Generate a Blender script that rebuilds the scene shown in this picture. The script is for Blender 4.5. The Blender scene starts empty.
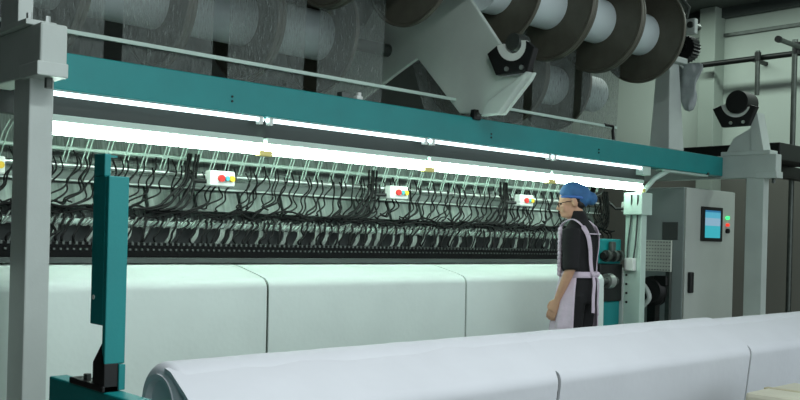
import bpy, bmesh, math, random
from mathutils import Vector, Matrix
random.seed(11)
sc = bpy.context.scene
COL = sc.collection
PI = math.pi

# ------------------------------------------------------------------ camera
TH = math.radians(46.6)
CT, ST = math.cos(TH), math.sin(TH)
VIEW = Vector((CT, ST, 0)); RIGHT = Vector((ST, -CT, 0)); UP = Vector((0, 0, 1))
CZ, F, RO = 1.22, 928.0, 0.026
cam = bpy.data.cameras.new('camera'); camo = bpy.data.objects.new('camera', cam); COL.objects.link(camo)
cr, sr = math.cos(RO), math.sin(RO)
r_ = cr * RIGHT + sr * UP; u_ = cr * UP - sr * RIGHT; b_ = -VIEW
m = Matrix((r_, u_, b_)).transposed().to_4x4(); m.translation = Vector((0, 0, CZ))
camo.matrix_world = m
cam.sensor_width = 36; cam.lens = F / 800 * 36; cam.shift_y = 37 / 800; cam.clip_end = 100; cam.clip_start = .05
sc.camera = camo

def at(u, v, X=None, Y=None, d=None):
    """photo pixel -> world point on the plane X=const or Y=const or at view depth d"""
    du, dv = u - 400, v - 237
    x = du * cr + dv * sr; y = -du * sr + dv * cr
    t = x / F
    if X is not None: d = X / (CT + ST * t)
    if Y is not None: d = Y / (ST - CT * t)
    return Vector((d * (CT + ST * t), d * (ST - CT * t), CZ - d * y / F))

# ------------------------------------------------------------------ materials
def lin(c):
    return tuple(((x / 255 / 12.92) if x / 255 < .04045 else ((x / 255 + .055) / 1.055) ** 2.4) for x in c) + (1,)
def mat(name, rgb, rough=.5, metal=0., var=.08, scale=6., bump=0., bscale=120., stretch=None, spec=.5):
    M = bpy.data.materials.new(name); M.use_nodes = True
    nt = M.node_tree; N = nt.nodes; L = nt.links
    p = N['Principled BSDF']
    p.inputs['Roughness'].default_value = rough; p.inputs['Metallic'].default_value = metal
    p.inputs['Specular IOR Level'].default_value = spec
    tc = N.new('ShaderNodeTexCoord'); mp = N.new('ShaderNodeMapping'); L.new(tc.outputs['Object'], mp.inputs[0])
    if stretch: mp.inputs['Scale'].default_value = stretch
    nz = N.new('ShaderNodeTexNoise'); nz.inputs['Scale'].default_value = scale; nz.inputs['Detail'].default_value = 5
    L.new(mp.outputs[0], nz.inputs['Vector'])
    rp = N.new('ShaderNodeValToRGB'); c = lin(rgb)
    rp.color_ramp.elements[0].position = .3; rp.color_ramp.elements[1].position = .7
    rp.color_ramp.elements[0].color = tuple(max(0, x * (1 - var)) for x in c[:3]) + (1,)
    rp.color_ramp.elements[1].color = tuple(min(1, x * (1 + var)) for x in c[:3]) + (1,)
    L.new(nz.outputs[0], rp.inputs[0]); L.new(rp.outputs[0], p.inputs['Base Color'])
    if bump:
        n2 = N.new('ShaderNodeTexNoise'); n2.inputs['Scale'].default_value = bscale; n2.inputs['Detail'].default_value = 3
        L.new(mp.outputs[0], n2.inputs['Vector'])
        bp = N.new('ShaderNodeBump'); bp.inputs['Strength'].default_value = bump; bp.inputs['Distance'].default_value = .01
        L.new(n2.outputs[0], bp.inputs['Height']); L.new(bp.outputs[0], p.inputs['Normal'])
    return M
def emis(name, rgb, s):
    M = bpy.data.materials.new(name); M.use_nodes = True
    p = M.node_tree.nodes['Principled BSDF']
    p.inputs['Base Color'].default_value = lin(rgb); p.inputs['Emission Color'].default_value = lin(rgb)
    p.inputs['Emission Strength'].default_value = s
    return M

PALE = mat('pale_grey_enamel', (192, 203, 197), .42, 0, .06, 5, .05, 60)
POST = mat('grey_green_enamel', (186, 197, 191), .45, 0, .06, 4, .05, 60)
PLATE = mat('cast_plate_paint', (208, 222, 213), .5, 0, .07, 3, .1, 40)
TEAL = mat('teal_enamel', (9, 134, 134), .42, 0, .08, 4, .06, 70)
MINT = mat('mint_enamel', (190, 214, 202), .4, 0, .05, 5)
DARKP = mat('dark_grey_panel', (62, 70, 67), .55, 0, .1, 4)
VAL = mat('valance_paint', (44, 52, 49), .6, 0, .08, 4)
BLACK = mat('black_rubber', (16, 17, 17), .5, 0, .2, 20)
BLACKM = mat('black_steel', (24, 26, 25), .45, .3, .2, 10)
STEEL = mat('bright_steel', (205, 212, 208), .36, .9, .05, 20)
GUN = mat('dark_steel', (88, 94, 90), .4, .7, .15, 14)
FLANGE = mat('flange_metal', (92, 91, 80), .45, .3, .12, 9, .05, 90)
YARN = mat('white_yarn', (208, 222, 222), .42, 0, .05, 8, .1, 1.0, (260, 4, 4))
CABLE = mat('black_cable', (9, 11, 10), .6, 0, .2, 20, spec=.2)
REDB = mat('red_button', (214, 40, 32), .35); YELB = mat('yellow_button', (224, 186, 40), .35); BLUB = mat('cyan_button', (70, 160, 170), .35)
WHITEP = mat('white_plastic', (222, 228, 222), .4, 0, .03)
BRASS = mat('brass_holder', (236, 222, 140), .4, .2)
SKIN = mat('skin', (206, 162, 132), .5, 0, .06, 20)
HAIR = mat('black_hair', (22, 19, 18), .5, 0, .3, 60)
SHIRT = mat('black_cotton', (20, 21, 23), .85, 0, .2, 20, .2, 60)
APRON = mat('lilac_cotton', (214, 200, 214), .8, 0, .06, 14, .4, 30)
CAPM = mat('blue_nonwoven', (56, 108, 158), .7, 0, .16, 18, .5, 35)
CAPB = mat('blue_elastic', (74, 122, 196), .6, 0, .1, 30)
SHOE = mat('shoe_dark', (30, 30, 32), .5)
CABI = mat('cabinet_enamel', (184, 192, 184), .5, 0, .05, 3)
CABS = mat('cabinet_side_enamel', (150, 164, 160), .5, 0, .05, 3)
VENT = mat('vent_mesh', (74, 80, 77), .6)
PALE2 = mat('panel_grey', (128, 136, 130), .6)
CREAM = mat('cream_panel', (196, 204, 192), .5, 0, .05, 4)
BEIGE = mat('beige_board', (196, 196, 176), .7, 0, .06, 6)
FILM = mat('clear_film', (196, 206, 210), .22, 0, .08, 9, .5, 26)

def fabric_mat(name, rgb, rough, s):
    M = mat(name, rgb, rough, 0, .035, 3)
    nt = M.node_tree; N = nt.nodes; L = nt.links; p = N['Principled BSDF']
    tc = N.new('ShaderNodeTexCoord'); mp = N.new('ShaderNodeMapping'); mp.inputs['Rotation'].default_value = (.6, .4, .78)
    L.new(tc.outputs['Object'], mp.inputs[0])
    v = N.new('ShaderNodeTexVoronoi'); v.inputs['Scale'].default_value = s
    L.new(mp.outputs[0], v.inputs['Vector'])
    n = N.new('ShaderNodeTexNoise'); n.inputs['Scale'].default_value = 7; L.new(tc.outputs['Object'], n.inputs['Vector'])
    mx = N.new('ShaderNodeMath'); mx.operation = 'MULTIPLY_ADD'; mx.inputs[1].default_value = .8
    L.new(n.outputs[0], mx.inputs[0]); L.new(v.outputs['Distance'], mx.inputs[2])
    b = N.new('ShaderNodeBump'); b.inputs['Strength'].default_value = .12; b.inputs['Distance'].default_value = .006
    L.new(mx.outputs[0], b.inputs['Height']); L.new(b.outputs[0], p.inputs['Normal'])
    return M
FAB = fabric_mat('white_knit', (226, 242, 234), .72, 34)
ROLL = fabric_mat('white_roll_knit', (208, 212, 216), .6, 26)

def yarn_mat():
    M = bpy.data.materials.new('yarn_veil'); M.use_nodes = True
    nt = M.node_tree; N = nt.nodes; L = nt.links
    for n in list(N): N.remove(n)
    out = N.new('ShaderNodeOutputMaterial'); mx = N.new('ShaderNodeMixShader'); tr = N.new('ShaderNodeBsdfTransparent')
    df = N.new('ShaderNodeBsdfPrincipled'); df.inputs['Roughness'].default_value = .6; df.inputs['Base Color'].default_value = lin((118, 128, 123))
    tc = N.new('ShaderNodeTexCoord'); mp = N.new('ShaderNodeMapping'); mp.inputs['Scale'].default_value = (120, 40, 22)
    L.new(tc.outputs['Object'], mp.inputs[0])
    nz = N.new('ShaderNodeTexNoise'); nz.inputs['Scale'].default_value = 1; nz.inputs['Detail'].default_value = 3
    L.new(mp.outputs[0], nz.inputs['Vector'])
    rg = N.new('ShaderNodeMapRange'); rg.inputs[1].default_value = .36; rg.inputs[2].default_value = .66
    rg.inputs[3].default_value = .28; rg.inputs[4].default_value = .60
    L.new(nz.outputs[0], rg.inputs[0]); L.new(rg.outputs[0], mx.inputs[0])
    L.new(tr.outputs[0], mx.inputs[1]); L.new(df.outputs[0], mx.inputs[2]); L.new(mx.outputs[0], out.inputs[0])
    return M
VEIL = yarn_mat()

# ------------------------------------------------------------------ mesh builder
class MB:
    def __init__(s): s.bm = bmesh.new()
    def box(s, x0, x1, y0, y1, z0, z1):
        v = [s.bm.verts.new((x, y, z)) for z in (z0, z1) for y in (y0, y1) for x in (x0, x1)]
        for f in ((0,2,3,1),(4,5,7,6),(0,1,5,4),(2,6,7,3),(0,4,6,2),(1,3,7,5)): s.bm.faces.new([v[i] for i in f])
        return s
    def prism(s, poly, axis, a, b):
        """closed polygon (2D) extruded along axis 'x' (poly=(y,z)), 'y' (poly=(x,z)) or 'z' (poly=(x,y)) from a to b"""
        def P(p, w): return {'x': (w, p[0], p[1]), 'y': (p[0], w, p[1]), 'z': (p[0], p[1], w)}[axis]
        A = [s.bm.verts.new(P(p, a)) for p in poly]; B = [s.bm.verts.new(P(p, b)) for p in poly]
        n = len(poly)
        fs = [s.bm.faces.new(A), s.bm.faces.new(B[::-1])]
        for i in range(n): s.bm.faces.new((A[i], B[i], B[(i+1) % n], A[(i+1) % n]))
        return s
    def hexa(s, pts):
        v = [s.bm.verts.new(p) for p in pts]
        for f in ((0,3,2,1),(4,5,6,7),(0,1,5,4),(1,2,6,5),(2,3,7,6),(3,0,4,7)): s.bm.faces.new([v[i] for i in f])
        return s
    def ring(s, c, a, b, n): return [s.bm.verts.new(c + a * math.cos(2*PI*i/n) + b * math.sin(2*PI*i/n)) for i in range(n)]
    def skin(s, rings, caps=True):
        for A, B in zip(rings, rings[1:]):
            n = len(A)
            for i in range(n): s.bm.faces.new((A[i], A[(i+1) % n], B[(i+1) % n], B[i]))
        if caps: s.bm.faces.new(rings[0][::-1]); s.bm.faces.new(rings[-1])
        return s
    def tube(s, pts, r, n=8, caps=True):
        pts = [Vector(p) for p in pts]; rr = r if isinstance(r, (list, tuple)) else [r] * len(pts)
        rings = []; up = None
        for i, p in enumerate(pts):
            t = (pts[min(i+1, len(pts)-1)] - pts[max(i-1, 0)]).normalized()
            if up is None: up = Vector((0,0,1)) if abs(t.z) < .9 else Vector((1,0,0))
            a = (up - t * up.dot(t)).normalized(); up = a
            rings.append(s.ring(p, a * rr[i], t.cross(a) * rr[i], n))
        return s.skin(rings, caps)
    def lathe_x(s, prof, cy, cz, n=64):
        """prof: closed loop list of (x, r)"""
        rings = [[s.bm.verts.new((x, cy + r*math.cos(2*PI*i/n), cz + r*math.sin(2*PI*i/n))) for i in range(n)] for x, r in prof]
        return s.skin(rings, True)
    def ell(s, c, rx, ry, rz, n=16, k=10, M=None):
        c = Vector(c); rings = []
        for j in range(1, k):
            ph = PI * j / k
            row = []
            for i in range(n):
                p = Vector((rx*math.sin(ph)*math.cos(2*PI*i/n), ry*math.sin(ph)*math.sin(2*PI*i/n), -rz*math.cos(ph)))
                if M: p = M @ p
                row.append(s.bm.verts.new(c + p))
            rings.append(row)
        t0 = Vector((0,0,-rz)); t1 = Vector((0,0,rz))
        if M: t0 = M @ t0; t1 = M @ t1
        a = s.bm.verts.new(c + t0); b = s.bm.verts.new(c + t1)
        s.skin(rings, False)
        for i in range(n):
            s.bm.faces.new((a, rings[0][(i+1) % n], rings[0][i])); s.bm.faces.new((b, rings[-1][i], rings[-1][(i+1) % n]))
        return s
    def build(s, name, material, parent=None, bevel=0., smooth=False, sub=0, remesh=0., off=None):
        bmesh.ops.recalc_face_normals(s.bm, faces=s.bm.faces)
        me = bpy.data.meshes.new(name)
        if off is None and parent is not None: off = parent.get('_base')
        if off is not None: bmesh.ops.translate(s.bm, verts=s.bm.verts, vec=-Vector(off))
        s.bm.to_mesh(me); s.bm.free()
        me.materials.append(material)
        o = bpy.data.objects.new(name, me); COL.objects.link(o)
        if parent is not None:
            o.parent = parent
            if off is not None: o['_base'] = tuple(off)
        elif off is not None: o.location = off
        if smooth:
            for p in me.polygons: p.use_smooth = True
        if bevel:
            b = o.modifiers.new('bevel', 'BEVEL'); b.width = bevel; b.segments = 2; b.limit_method = 'ANGLE'; b.angle_limit = .7
        if remesh:
            b = o.modifiers.new('remesh', 'REMESH'); b.mode = 'VOXEL'; b.voxel_size = remesh; b.use_smooth_shade = True
            b = o.modifiers.new('smooth', 'SMOOTH'); b.iterations = 3; b.factor = .5
        if sub:
            b = o.modifiers.new('subdivision', 'SUBSURF'); b.levels = sub; b.render_levels = sub
        if smooth and not remesh and not sub:
            try:
                for p in me.polygons: p.use_smooth = True
                me.set_sharp_from_angle(angle=.7)
            except Exception: pass
        return o

def tag(o, label=None, cat=None, group=None, kind=None):
    if label: o['label'] = label
    if cat: o['category'] = cat
    if group: o['group'] = group
    if kind: o['kind'] = kind
    return o
def thing(name, label, cat, loc, group=None):
    o = bpy.data.objects.new(name, None); COL.objects.link(o); o.location = loc; o.empty_display_size = .1
    o['_base'] = tuple(loc)
    return tag(o, label, cat, group)
def copy_tree(o, loc, parent=None):
    c = o.copy(); COL.objects.link(c)
    if parent is not None: c.parent = parent
    else: c.location = loc
    for ch in list(o.children): copy_tree(ch, None, c)
    return c
def struct(o): o['kind'] = 'structure'; return o

# ------------------------------------------------------------------ room
FLOORM = mat('concrete_floor', (120, 122, 116), .6, 0, .12, 2, .1, 30)
CEILM = mat('ceiling_sheet', (70, 76, 72), .7, 0, .1, 2)
WALLB = mat('back_wall_paint', (70, 77, 72), .8, 0, .1, 1.5)
COLM = mat('column_paint', (150, 162, 152), .7, 0, .06, 2)
def wall_mat():
    M = mat('two_tone_wall', (186, 198, 188), .75, 0, .04, 1.3)
    nt = M.node_tree; N = nt.nodes; L = nt.links; p = N['Principled BSDF']
    src = p.inputs['Base Color'].links[0].from_socket
    tc = N.new('ShaderNodeTexCoord'); sp = N.new('ShaderNodeSeparateXYZ'); L.new(tc.outputs['Object'], sp.inputs[0])
    gt = N.new('ShaderNodeMath'); gt.operation = 'GREATER_THAN'; gt.inputs[1].default_value = 2.12; L.new(sp.outputs['Z'], gt.inputs[0])
    mx = N.new('ShaderNodeMixRGB'); mx.inputs[1].default_value = lin((110, 110, 103)); L.new(gt.outputs[0], mx.inputs[0]); L.new(src, mx.inputs[2])
    L.new(mx.outputs[0], p.inputs['Base Color'])
    return M
struct(MB().box(-6, 11.2, -6, 10.2, -.1, 0).build('floor', FLOORM))
struct(MB().box(-6, 11.2, -1.0, 10.2, 4.2, 4.3).build('ceiling', CEILM))
struct(MB().box(11.0, 11.2, -1, 10, 0, 4.2).build('wall_right', wall_mat()))
struct(MB().box(-6, 11.2, 10, 10.2, 0, 4.2).build('wall_back', WALLB))
struct(MB().box(-2.4, -2.2, -6, 10, 0, 4.2).build('left_light_block', WALLB))  # out of view, added to keep sky light off left-facing faces
c0 = at(697, 120, X=10.75); c1 = at(713, 120, X=10.75)
struct(MB().box(10.75, 11.0, c1.y, c0.y, 0, 4.2).build('column', COLM, bevel=.01))
struct(MB().box(10.96, 11.0, -.9, 10, 3.85, 3.89).build('trim_1', GUN))
struct(MB().box(10.90, 11.0, -.9, 10, 4.08, 4.2).build('trim_2', DARKP))

# pipes on the right wall
t = thing('wall_pipe', 'long dark horizontal pipe running along the pale wall past the column', 'pipe', (10.6, 4.5, 3.5))
pa = at(703, 65, X=10.6); pb = at(800, 53, X=10.6)
zz = (pa.z + pb.z) / 2
MB().tube([(10.6, pa.y + .05, zz), (10.6, 2.5, zz)], .034, 14).build('pipe_run', BLACKM, t, smooth=True)
for yy in (5.2, 3.9, 2.8): MB().box(10.58, 11.0, yy - .02, yy + .02, zz - .02, zz + .02).build('wall_bracket', BLACKM, t)
p = at(757, 60, X=10.5)
t = thing('hanging_pipe', 'short grey vertical pipe with open lower end hanging on the dark pipe', 'pipe', (10.5, p.y, 3.0))
MB().tube([(10.52, p.y, zz + .07), (10.52, p.y, at(757, 95, X=10.52).z)], .028, 14).build('pipe_body', GUN, t, smooth=True)
MB().tube([(10.52, p.y, zz + .05), (10.52, p.y, zz - .05)], .038, 14).build('pipe_clamp', BLACKM, t, smooth=True)
p = at(795, 45, X=10.3)
t = thing('pipe_upright', 'tall grey standing pipe with a cross arm at the right picture edge', 'pipe', (10.3, p.y, 0))
MB().tube([(10.3, p.y, 0), (10.3, p.y, p.z + .06)], .03, 14).build('upright', GUN, t, smooth=True)
q = at(773, 40, Y=p.y)
MB().tube([(q.x, p.y - .06, q.z), (10.98, p.y - .06, q.z)], .027, 14).build('cross_arm', GUN, t, smooth=True)
MB().tube([(q.x - .02, p.y - .06, q.z), (q.x + .02, p.y - .06, q.z)], .036, 14).build('end_cap', BLACK, t, smooth=True)
MB().tube([(10.3, p.y - .02, q.z - .06), (10.3, p.y - .02, q.z + .06)], .042, 14).build('clamp', BLACKM, t, smooth=True)

# black beam in front of the wall
ca = at(780, 142, X=9.0); cb = at(780, 160, X=9.0)
t = thing('black_beam', 'long black box beam on the wall behind the right white bracket', 'beam', (9.0, ca.y, cb.z))
MB().box(9.0, 9.9, ca.y, 8.2, cb.z, ca.z).build('beam_body', BLACKM, t, bevel=.01)
MB().box(9.3, 11.0, ca.y + .25, ca.y + .4, cb.z - .12, cb.z).build('wall_arm', BLACKM, t)
MB().box(9.3, 11.0, 7.6, 7.75, cb.z - .12, cb.z).build('wall_arm', BLACKM, t)

# ------------------------------------------------------------------ gantry frame
XL, XR = 1.524, 8.22
g = thing('machine_gantry', 'pale grey posts and crossbeams carrying the long teal beam over the machine', 'machine frame', (XL, 3.88, 0))
def leg_frame(x0, w=.104, dx=0.):
    fr = MB().box(x0, x0 + w, 3.88, 4.05, .02, 1.852).build('post', POST, g, bevel=.006)
    MB().box(x0 - .05, x0 + w + .05, 3.83, 4.10, 0, .02).build('foot_plate', POST, fr)
    MB().box(x0 - .02, x0 + w + .006, 3.755, 3.95, 1.842, 1.90).build('post_cap', PALE, fr, bevel=.004)
    for yy in (3.815, 4.06):
        MB().tube([(x0 + w*.5, yy, 1.80), (x0 + w*.5, yy, 1.848)], .017, 8).build('bolt', GUN, fr)
    cb_ = MB().box(x0 - .004, x0 + w + .006, 3.77, 6.3, 1.85, 2.062).build('crossbeam', POST, g, bevel=.008)
    return cb_
lb = leg_frame(XL); rb = leg_frame(XR)
MB().box(XL + .0, XL + .104, 5.9, 6.06, .0, 1.90).build('post', POST, g, bevel=.006)
MB().box(XR + .0, XR + .104, 5.9, 6.06, .0, 1.90).build('post', POST, g, bevel=.006)
# column rising from left crossbeam
MB().box(XL - .03, XL + .10, 3.86, 4.32, 2.062, 2.085).build('column_base', PALE, lb, bevel=.003)
for xx, yy in ((XL + .0, 3.9), (XL + .075, 3.9), (XL + .0, 4.27), (XL + .075, 4.27)):
    MB().tube([(xx, yy, 2.085), (xx, yy, 2.115)], .014, 8).build('bolt', STEEL, lb)
MB().box(XL - .01, XL + .055, 4.0, 4.2, 2.085, 3.4).build('upper_column', PALE, g, bevel=.004)
# teal beam
TY = 4.28
bx = MB().box(XL + .111, XR - .005, TY, TY + .13, 1.872, 2.05).build('teal_beam', TEAL, g, bevel=.006); tag(bx, 'long teal box beam')
for uu in (232, 492, 600):
    q = at(uu, 100, Y=TY)
    for dz in (1.93, 1.955):
        MB().tube([(q.x, TY - .006, dz), (q.x, TY + .002, dz)], .006, 8).build('screw', BLACKM, bx)
MB().box(.3, 7.0, TY + .08, TY + .13, 1.745, 1.87).build('valance_panel', VAL, g, bevel=.003)
MB().box(.3, 1.5, TY + .02, TY + .09, 1.715, 1.756).build('lamp_channel', MINT, g, bevel=.004)
# right end bracket under the beam
MB().box(6.86, 6.98, TY + .01, TY + .1, 1.80, 1.872).build('lamp_end_bracket', MINT, g, bevel=.004)
MB().tube([(6.93, TY + .05, 1.66), (7.10, TY + .05, 1.78), (7.32, TY + .05, 1.868)], [.022, .022, .026], 8).build('brace', MINT, g, smooth=True)
MB().box(7.2, 7.98, TY + .02, TY + .1, 1.852, 1.872).build('brace_rail', MINT, g, bevel=.003)
MB().tube([(7.93, TY - .012, 1.878), (7.93, TY + .01, 1.878)], .012, 8).build('bolt', GUN, g)

# thin rail above the teal beam
zr = 2.193; RYY = 4.478
t = thing('guard_rail', 'thin pale rail running just above the teal beam', 'rail', (XL, TY, 2.05))
MB().box(XL + .09, 6.74, RYY, RYY + .016, zr - .008, zr + .012).build('rail_bar', MINT, t)
for xx in (6.62,):
    MB().tube([(xx - .06, RYY, zr + .01), (xx + .06, RYY, zr + .01), (xx + .04, RYY - .01, zr - .03), (xx + .04, RYY - .02, 2.08), (xx + .09, RYY - .03, 2.062), (xx + .2, RYY - .03, 2.06)], .014, 8).build('hook_bracket', BLACKM, t, smooth=True)
q = at(362, 96, Y=TY)
t = thing('beam_clamp', 'small white clamp sitting on top of the teal beam', 'clamp', (q.x, TY, 2.05))
MB().box(q.x - .03, q.x + .02, TY + .01, TY + .05, 2.05, 2.075).build('clamp_body', WHITEP, t, bevel=.008)
MB().tube([(q.x + .0, TY + .03, 2.07), (q.x + .0, TY + .03, 2.095)], .016, 10).build('clamp_screw', WHITEP, t, smooth=True)
MB().box(q.x - .14, q.x - .08, TY + .02, TY + .07, 2.05, 2.085).build('clamp_block', GUN, t, bevel=.004)
q = at(476, 106, Y=TY)
t = thing('sensor_block', 'small black block on the teal beam at the foot of the pale plate', 'block', (q.x, TY, 2.05))
MB().box(q.x - .035, q.x + .035, TY - .02, TY + .02, 2.035, 2.105).build('block_body', BLACK, t, bevel=.006)
MB().box(q.x - .015, q.x + .015, TY - .026, TY - .018, 2.06, 2.085).build('indicator', GUN, t)

# ------------------------------------------------------------------ lamps
LAMP = emis('tube_light', (230, 255, 243), 19.0)
LAMPT = emis('tube_light_upper', (226, 246, 250), 3.0)
edges = [1.72, 3.01, 4.31, 5.62, 6.90]
names = ['leftmost', 'second from left', 'third from left', 'rightmost']
for i in range(4):
    a, b = edges[i] + .012, edges[i+1] - .012
    t = thing('tube_lamp', f'slim glowing tube under the edge of the teal beam, {names[i]} of four', 'lamp', (a, TY, 1.85), 'slim tubes under the teal beam')
    MB().tube([(a + .0, TY + .03, 1.856), (b - .0, TY + .03, 1.856)], .0125, 12).build('tube', LAMPT, t, smooth=True)
    MB().box(a + .02, b - .02, TY + .018, TY + .06, 1.866, 1.872).build('batten', PALE, t)
    for xx in (a + .022, b - .022): MB().box(xx - .012, xx + .012, TY + .014, TY + .048, 1.829, 1.872).build('tube_holder', WHITEP, t)
    t = thing('strip_lamp', f'broad bright strip lamp hanging in front of the cables, {names[i]} of four', 'lamp', (a, TY, 1.63), 'broad strip lamps over the cables')
    MB().box(a, b, TY + .015, TY + .09, 1.722, 1.756).build('housing', MINT, t, bevel=.006)
    MB().box(a - .008, b + .008, TY + .02, TY + .07, 1.662, 1.722).build('diffuser', LAMP, t, bevel=.02)
    for xx in (a + .01, b - .01): MB().box(xx - .022, xx + .022, TY + .008, TY + .05, 1.652, 1.682).build('end_clip', BRASS, t, bevel=.003)

# ------------------------------------------------------------------ bearings and plates above the beam
def half_ring(cy, cz, r0, r1, a0, a1, n=14):
    out = [(cy + r1*math.cos(a), cz + r1*math.sin(a)) for a in [a0 + (a1-a0)*i/n for i in range(n+1)]]
    inn = [(cy + r0*math.cos(a), cz + r0*math.sin(a)) for a in [a0 + (a1-a0)*i/n for i in range(n+1)]]
    return out + inn[::-1]
PX = 4.74
def yz(pts, X): return [(at(u, v, X=X).y, at(u, v, X=X).z) for u, v in pts]
t = thing('shaft_support_plate', 'large pale X-shaped support plate standing on the middle of the teal beam', 'support plate', (PX, 4.3, 2.05))
poly = yz([(459,113),(417,58),(398,72),(380,86),(350,108),(300,108),(346,62),(368,20),(392,-30),(455,-30),(471,0),(500,44),(489,54),(502,77),(534,72),(530,80),(503,115)], PX)
MB().prism(poly, 'x', PX, PX + .035).build('plate', PLATE, t, bevel=.008)
w = yz([(534,73),(503,115)], PX)
MB().prism([(w[0][0], w[0][1]), (w[1][0], w[1][1]), (w[1][0]+.16, w[1][1]), (w[1][0]+.10, w[1][1]+.10), (w[0][0]+.03, w[0][1]+.01)], 'x', PX - .05, PX + .002).build('foot_web', PALE, t, bevel=.012)
cp = at(514, 46, X=PX)
def arc(cx, cy, rx, ry, a0, a1, n=14): return [(cx + rx*math.cos(math.radians(a0 + (a1-a0)*i/n)), cy + ry*math.sin(math.radians(a0 + (a1-a0)*i/n))) for i in range(n+1)]
CR = [(491.7, 55)] + arc(516, 45.5, 14.5, 16.5, 176, -14) + [(539, 49), (532, 72), (500.5, 76.4)]
k = MB().prism(yz(CR, PX), 'x', PX - .05, PX).build('cradle', BLACK, t, bevel=.006)
for uu, vv in ((507, 69), (522, 67.5)):
    q = at(uu, vv, X=PX - .05)
    MB().tube([(PX - .062, q.y, q.z), (PX - .048, q.y, q.z)], .016, 8).build('bolt', STEEL, k)
MB().prism(yz(arc(516, 45.5, 14.5, 16.5, 176, -14) + arc(517, 44, 9, 10.5, -14, 176), PX), 'x', PX - .046, PX - .01).build('bearing_shell', WHITEP, t)
MB().tube([(PX - .04, cp.y - .02, cp.z + .02), (PX + .08, cp.y - .02, cp.z + .02)], .058, 20).build('shaft_stub', GUN, t, smooth=True)

bxx = XR + .0
p0 = at(741, 103, X=bxx)
t = thing('shaft_bearing', 'white gusseted bearing bracket with black cradle on the right crossbeam', 'bearing bracket', (bxx, p0.y, 2.062))
b0 = yz([(766,156),(723,157)], bxx)
MB().box(bxx - .008, bxx + .15, b0[0][0] - .04, b0[1][0] + .02, 2.062, 2.10).build('base_flange', PALE, t, bevel=.004)
gp = yz([(763,152),(756,118),(750,118),(750,128),(733,138),(726,152)], bxx)
MB().prism(gp, 'x', bxx + .012, bxx + .04).build('gusset', PALE, t, bevel=.004)
gq = yz([(764,152),(757,112),(750,112),(751,152)], bxx)
MB().prism(gq, 'x', bxx + .0, bxx + .15).build('upright_plate', PALE, t, bevel=.004)
CR = [(715.5, 110)] + arc(738.5, 104, 14.5, 14, 172, 5) + [(759.5, 107), (751, 126), (724.5, 128)]
k = MB().prism(yz(CR, bxx), 'x', bxx - .06, bxx).build('cradle', BLACK, t, bevel=.006)
for uu, vv in ((731, 123), (743.5, 122)):
    q = at(uu, vv, X=bxx - .06)
    MB().tube([(bxx - .074, q.y, q.z), (bxx - .058, q.y, q.z)], .016, 8).build('bolt', STEEL, k)
MB().prism(yz(arc(738.5, 104, 14.5, 14, 172, 20) + arc(740, 103, 11, 11, 20, 172), bxx), 'x', bxx - .056, bxx - .02).build('bearing_shell', WHITEP, t)
MB().tube([(bxx - .085, p0.y, p0.z), (bxx + .13, p0.y, p0.z)], .108, 32).build('shaft_stub', BLACK, t, smooth=True)

# end pedestal
ex = 7.25
t = thing('end_pedestal', 'tapered pale pedestal standing on the teal beam behind the last big spool', 'pedestal', (ex, TY, 2.05))
ez = at(662, 62, X=ex).z
MB().hexa([(ex, TY + .0, 2.05), (ex + .25, TY + .0, 2.05), (ex + .25, TY + .2, 2.05), (ex, TY + .2, 2.05),
           (ex + .04, TY + .04, ez), (ex + .2, TY + .04, ez), (ex + .2, TY + .17, ez), (ex + .04, TY + .17, ez)]).build('column', POST, t, bevel=.008)
MB().box(ex + .02, ex + .24, TY - .02, TY + .2, ez, ez + .05).build('bearing_cap', POST, t, bevel=.006)
hp = at(686, 49, X=7.78)
HY, HZ = 4.30, 2.97
t = thing('hand_wheel', 'black knurled wheel on the shaft end right of the last spool', 'wheel', (7.6, HY, HZ))
mb = MB(); n = 48
prof = [(hp.y + (.108 if i % 2 else .122)*math.cos(2*PI*i/n), hp.z + (.108 if i % 2 else .122)*math.sin(2*PI*i/n)) for i in range(n)]
mb.prism(prof, 'x', 7.72, 7.84).build('knurled_rim', BLACK, t)
MB().tube([(7.70, hp.y, hp.z), (7.86, hp.y, hp.z)], .045, 16).build('hub', BLACKM, t, smooth=True)
q = at(691, 26, X=7.7)
t = thing('brake_bracket', 'pale metal bracket and lever above the black knurled wheel', 'bracket', (7.7, q.y, q.z))
MB().box(7.66, 7.72, q.y - .06, q.y + .12, q.z - .08, q.z + .06).build('bracket_plate', PALE, t, bevel=.01)
MB().tube([(7.69, q.y + .05, q.z + .05), (7.66, q.y - .0, q.z + .16), (7.6, q.y + .06, q.z + .26)], .016, 8).build('lever', GUN, t, smooth=True)
MB().tube([(7.64, q.y - .02, q.z + .0), (7.8, q.y - .02, q.z + .0)], .03, 10).build('pivot', GUN, t, smooth=True)

# plastic bag hanging by the pedestal
q0 = at(684, 66, X=7.5)
t = thing('plastic_bag', 'crumpled translucent grey plastic bag hanging beside the pale pedestal', 'bag', (7.5, q0.y, q0.z - .3))
mb = MB(); rings = []
for j in range(9):
    f = j / 8; zc = q0.z + .03 - .44 * f; wd = .135 + .012 * math.sin(f * 11) - .095 * f
    ring = []
    for i in range(18):
        a = 2*PI*i/18; rr = 1 + .28*math.sin(4*a + 7*f) + .15*math.sin(7*a - 5*f)
        ring.append(mb.bm.verts.new((7.52 + .035*rr*math.cos(a), q0.y - .01 + wd*rr*math.sin(a) - .04*f, zc)))
    rings.append(ring)
mb.skin(rings).build('bag_body', mat('bag_film', (150, 160, 160), .3, 0, .15, 12, .4, 20), t, smooth=True, sub=1)
MB().tube([(7.49, q0.y, q0.z - .02), (7.42, q0.y + .06, q0.z + .06), (7.40, q0.y + .1, q0.z + .02)], .012, 8).build('bag_neck', PALE, t, smooth=True)

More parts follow.
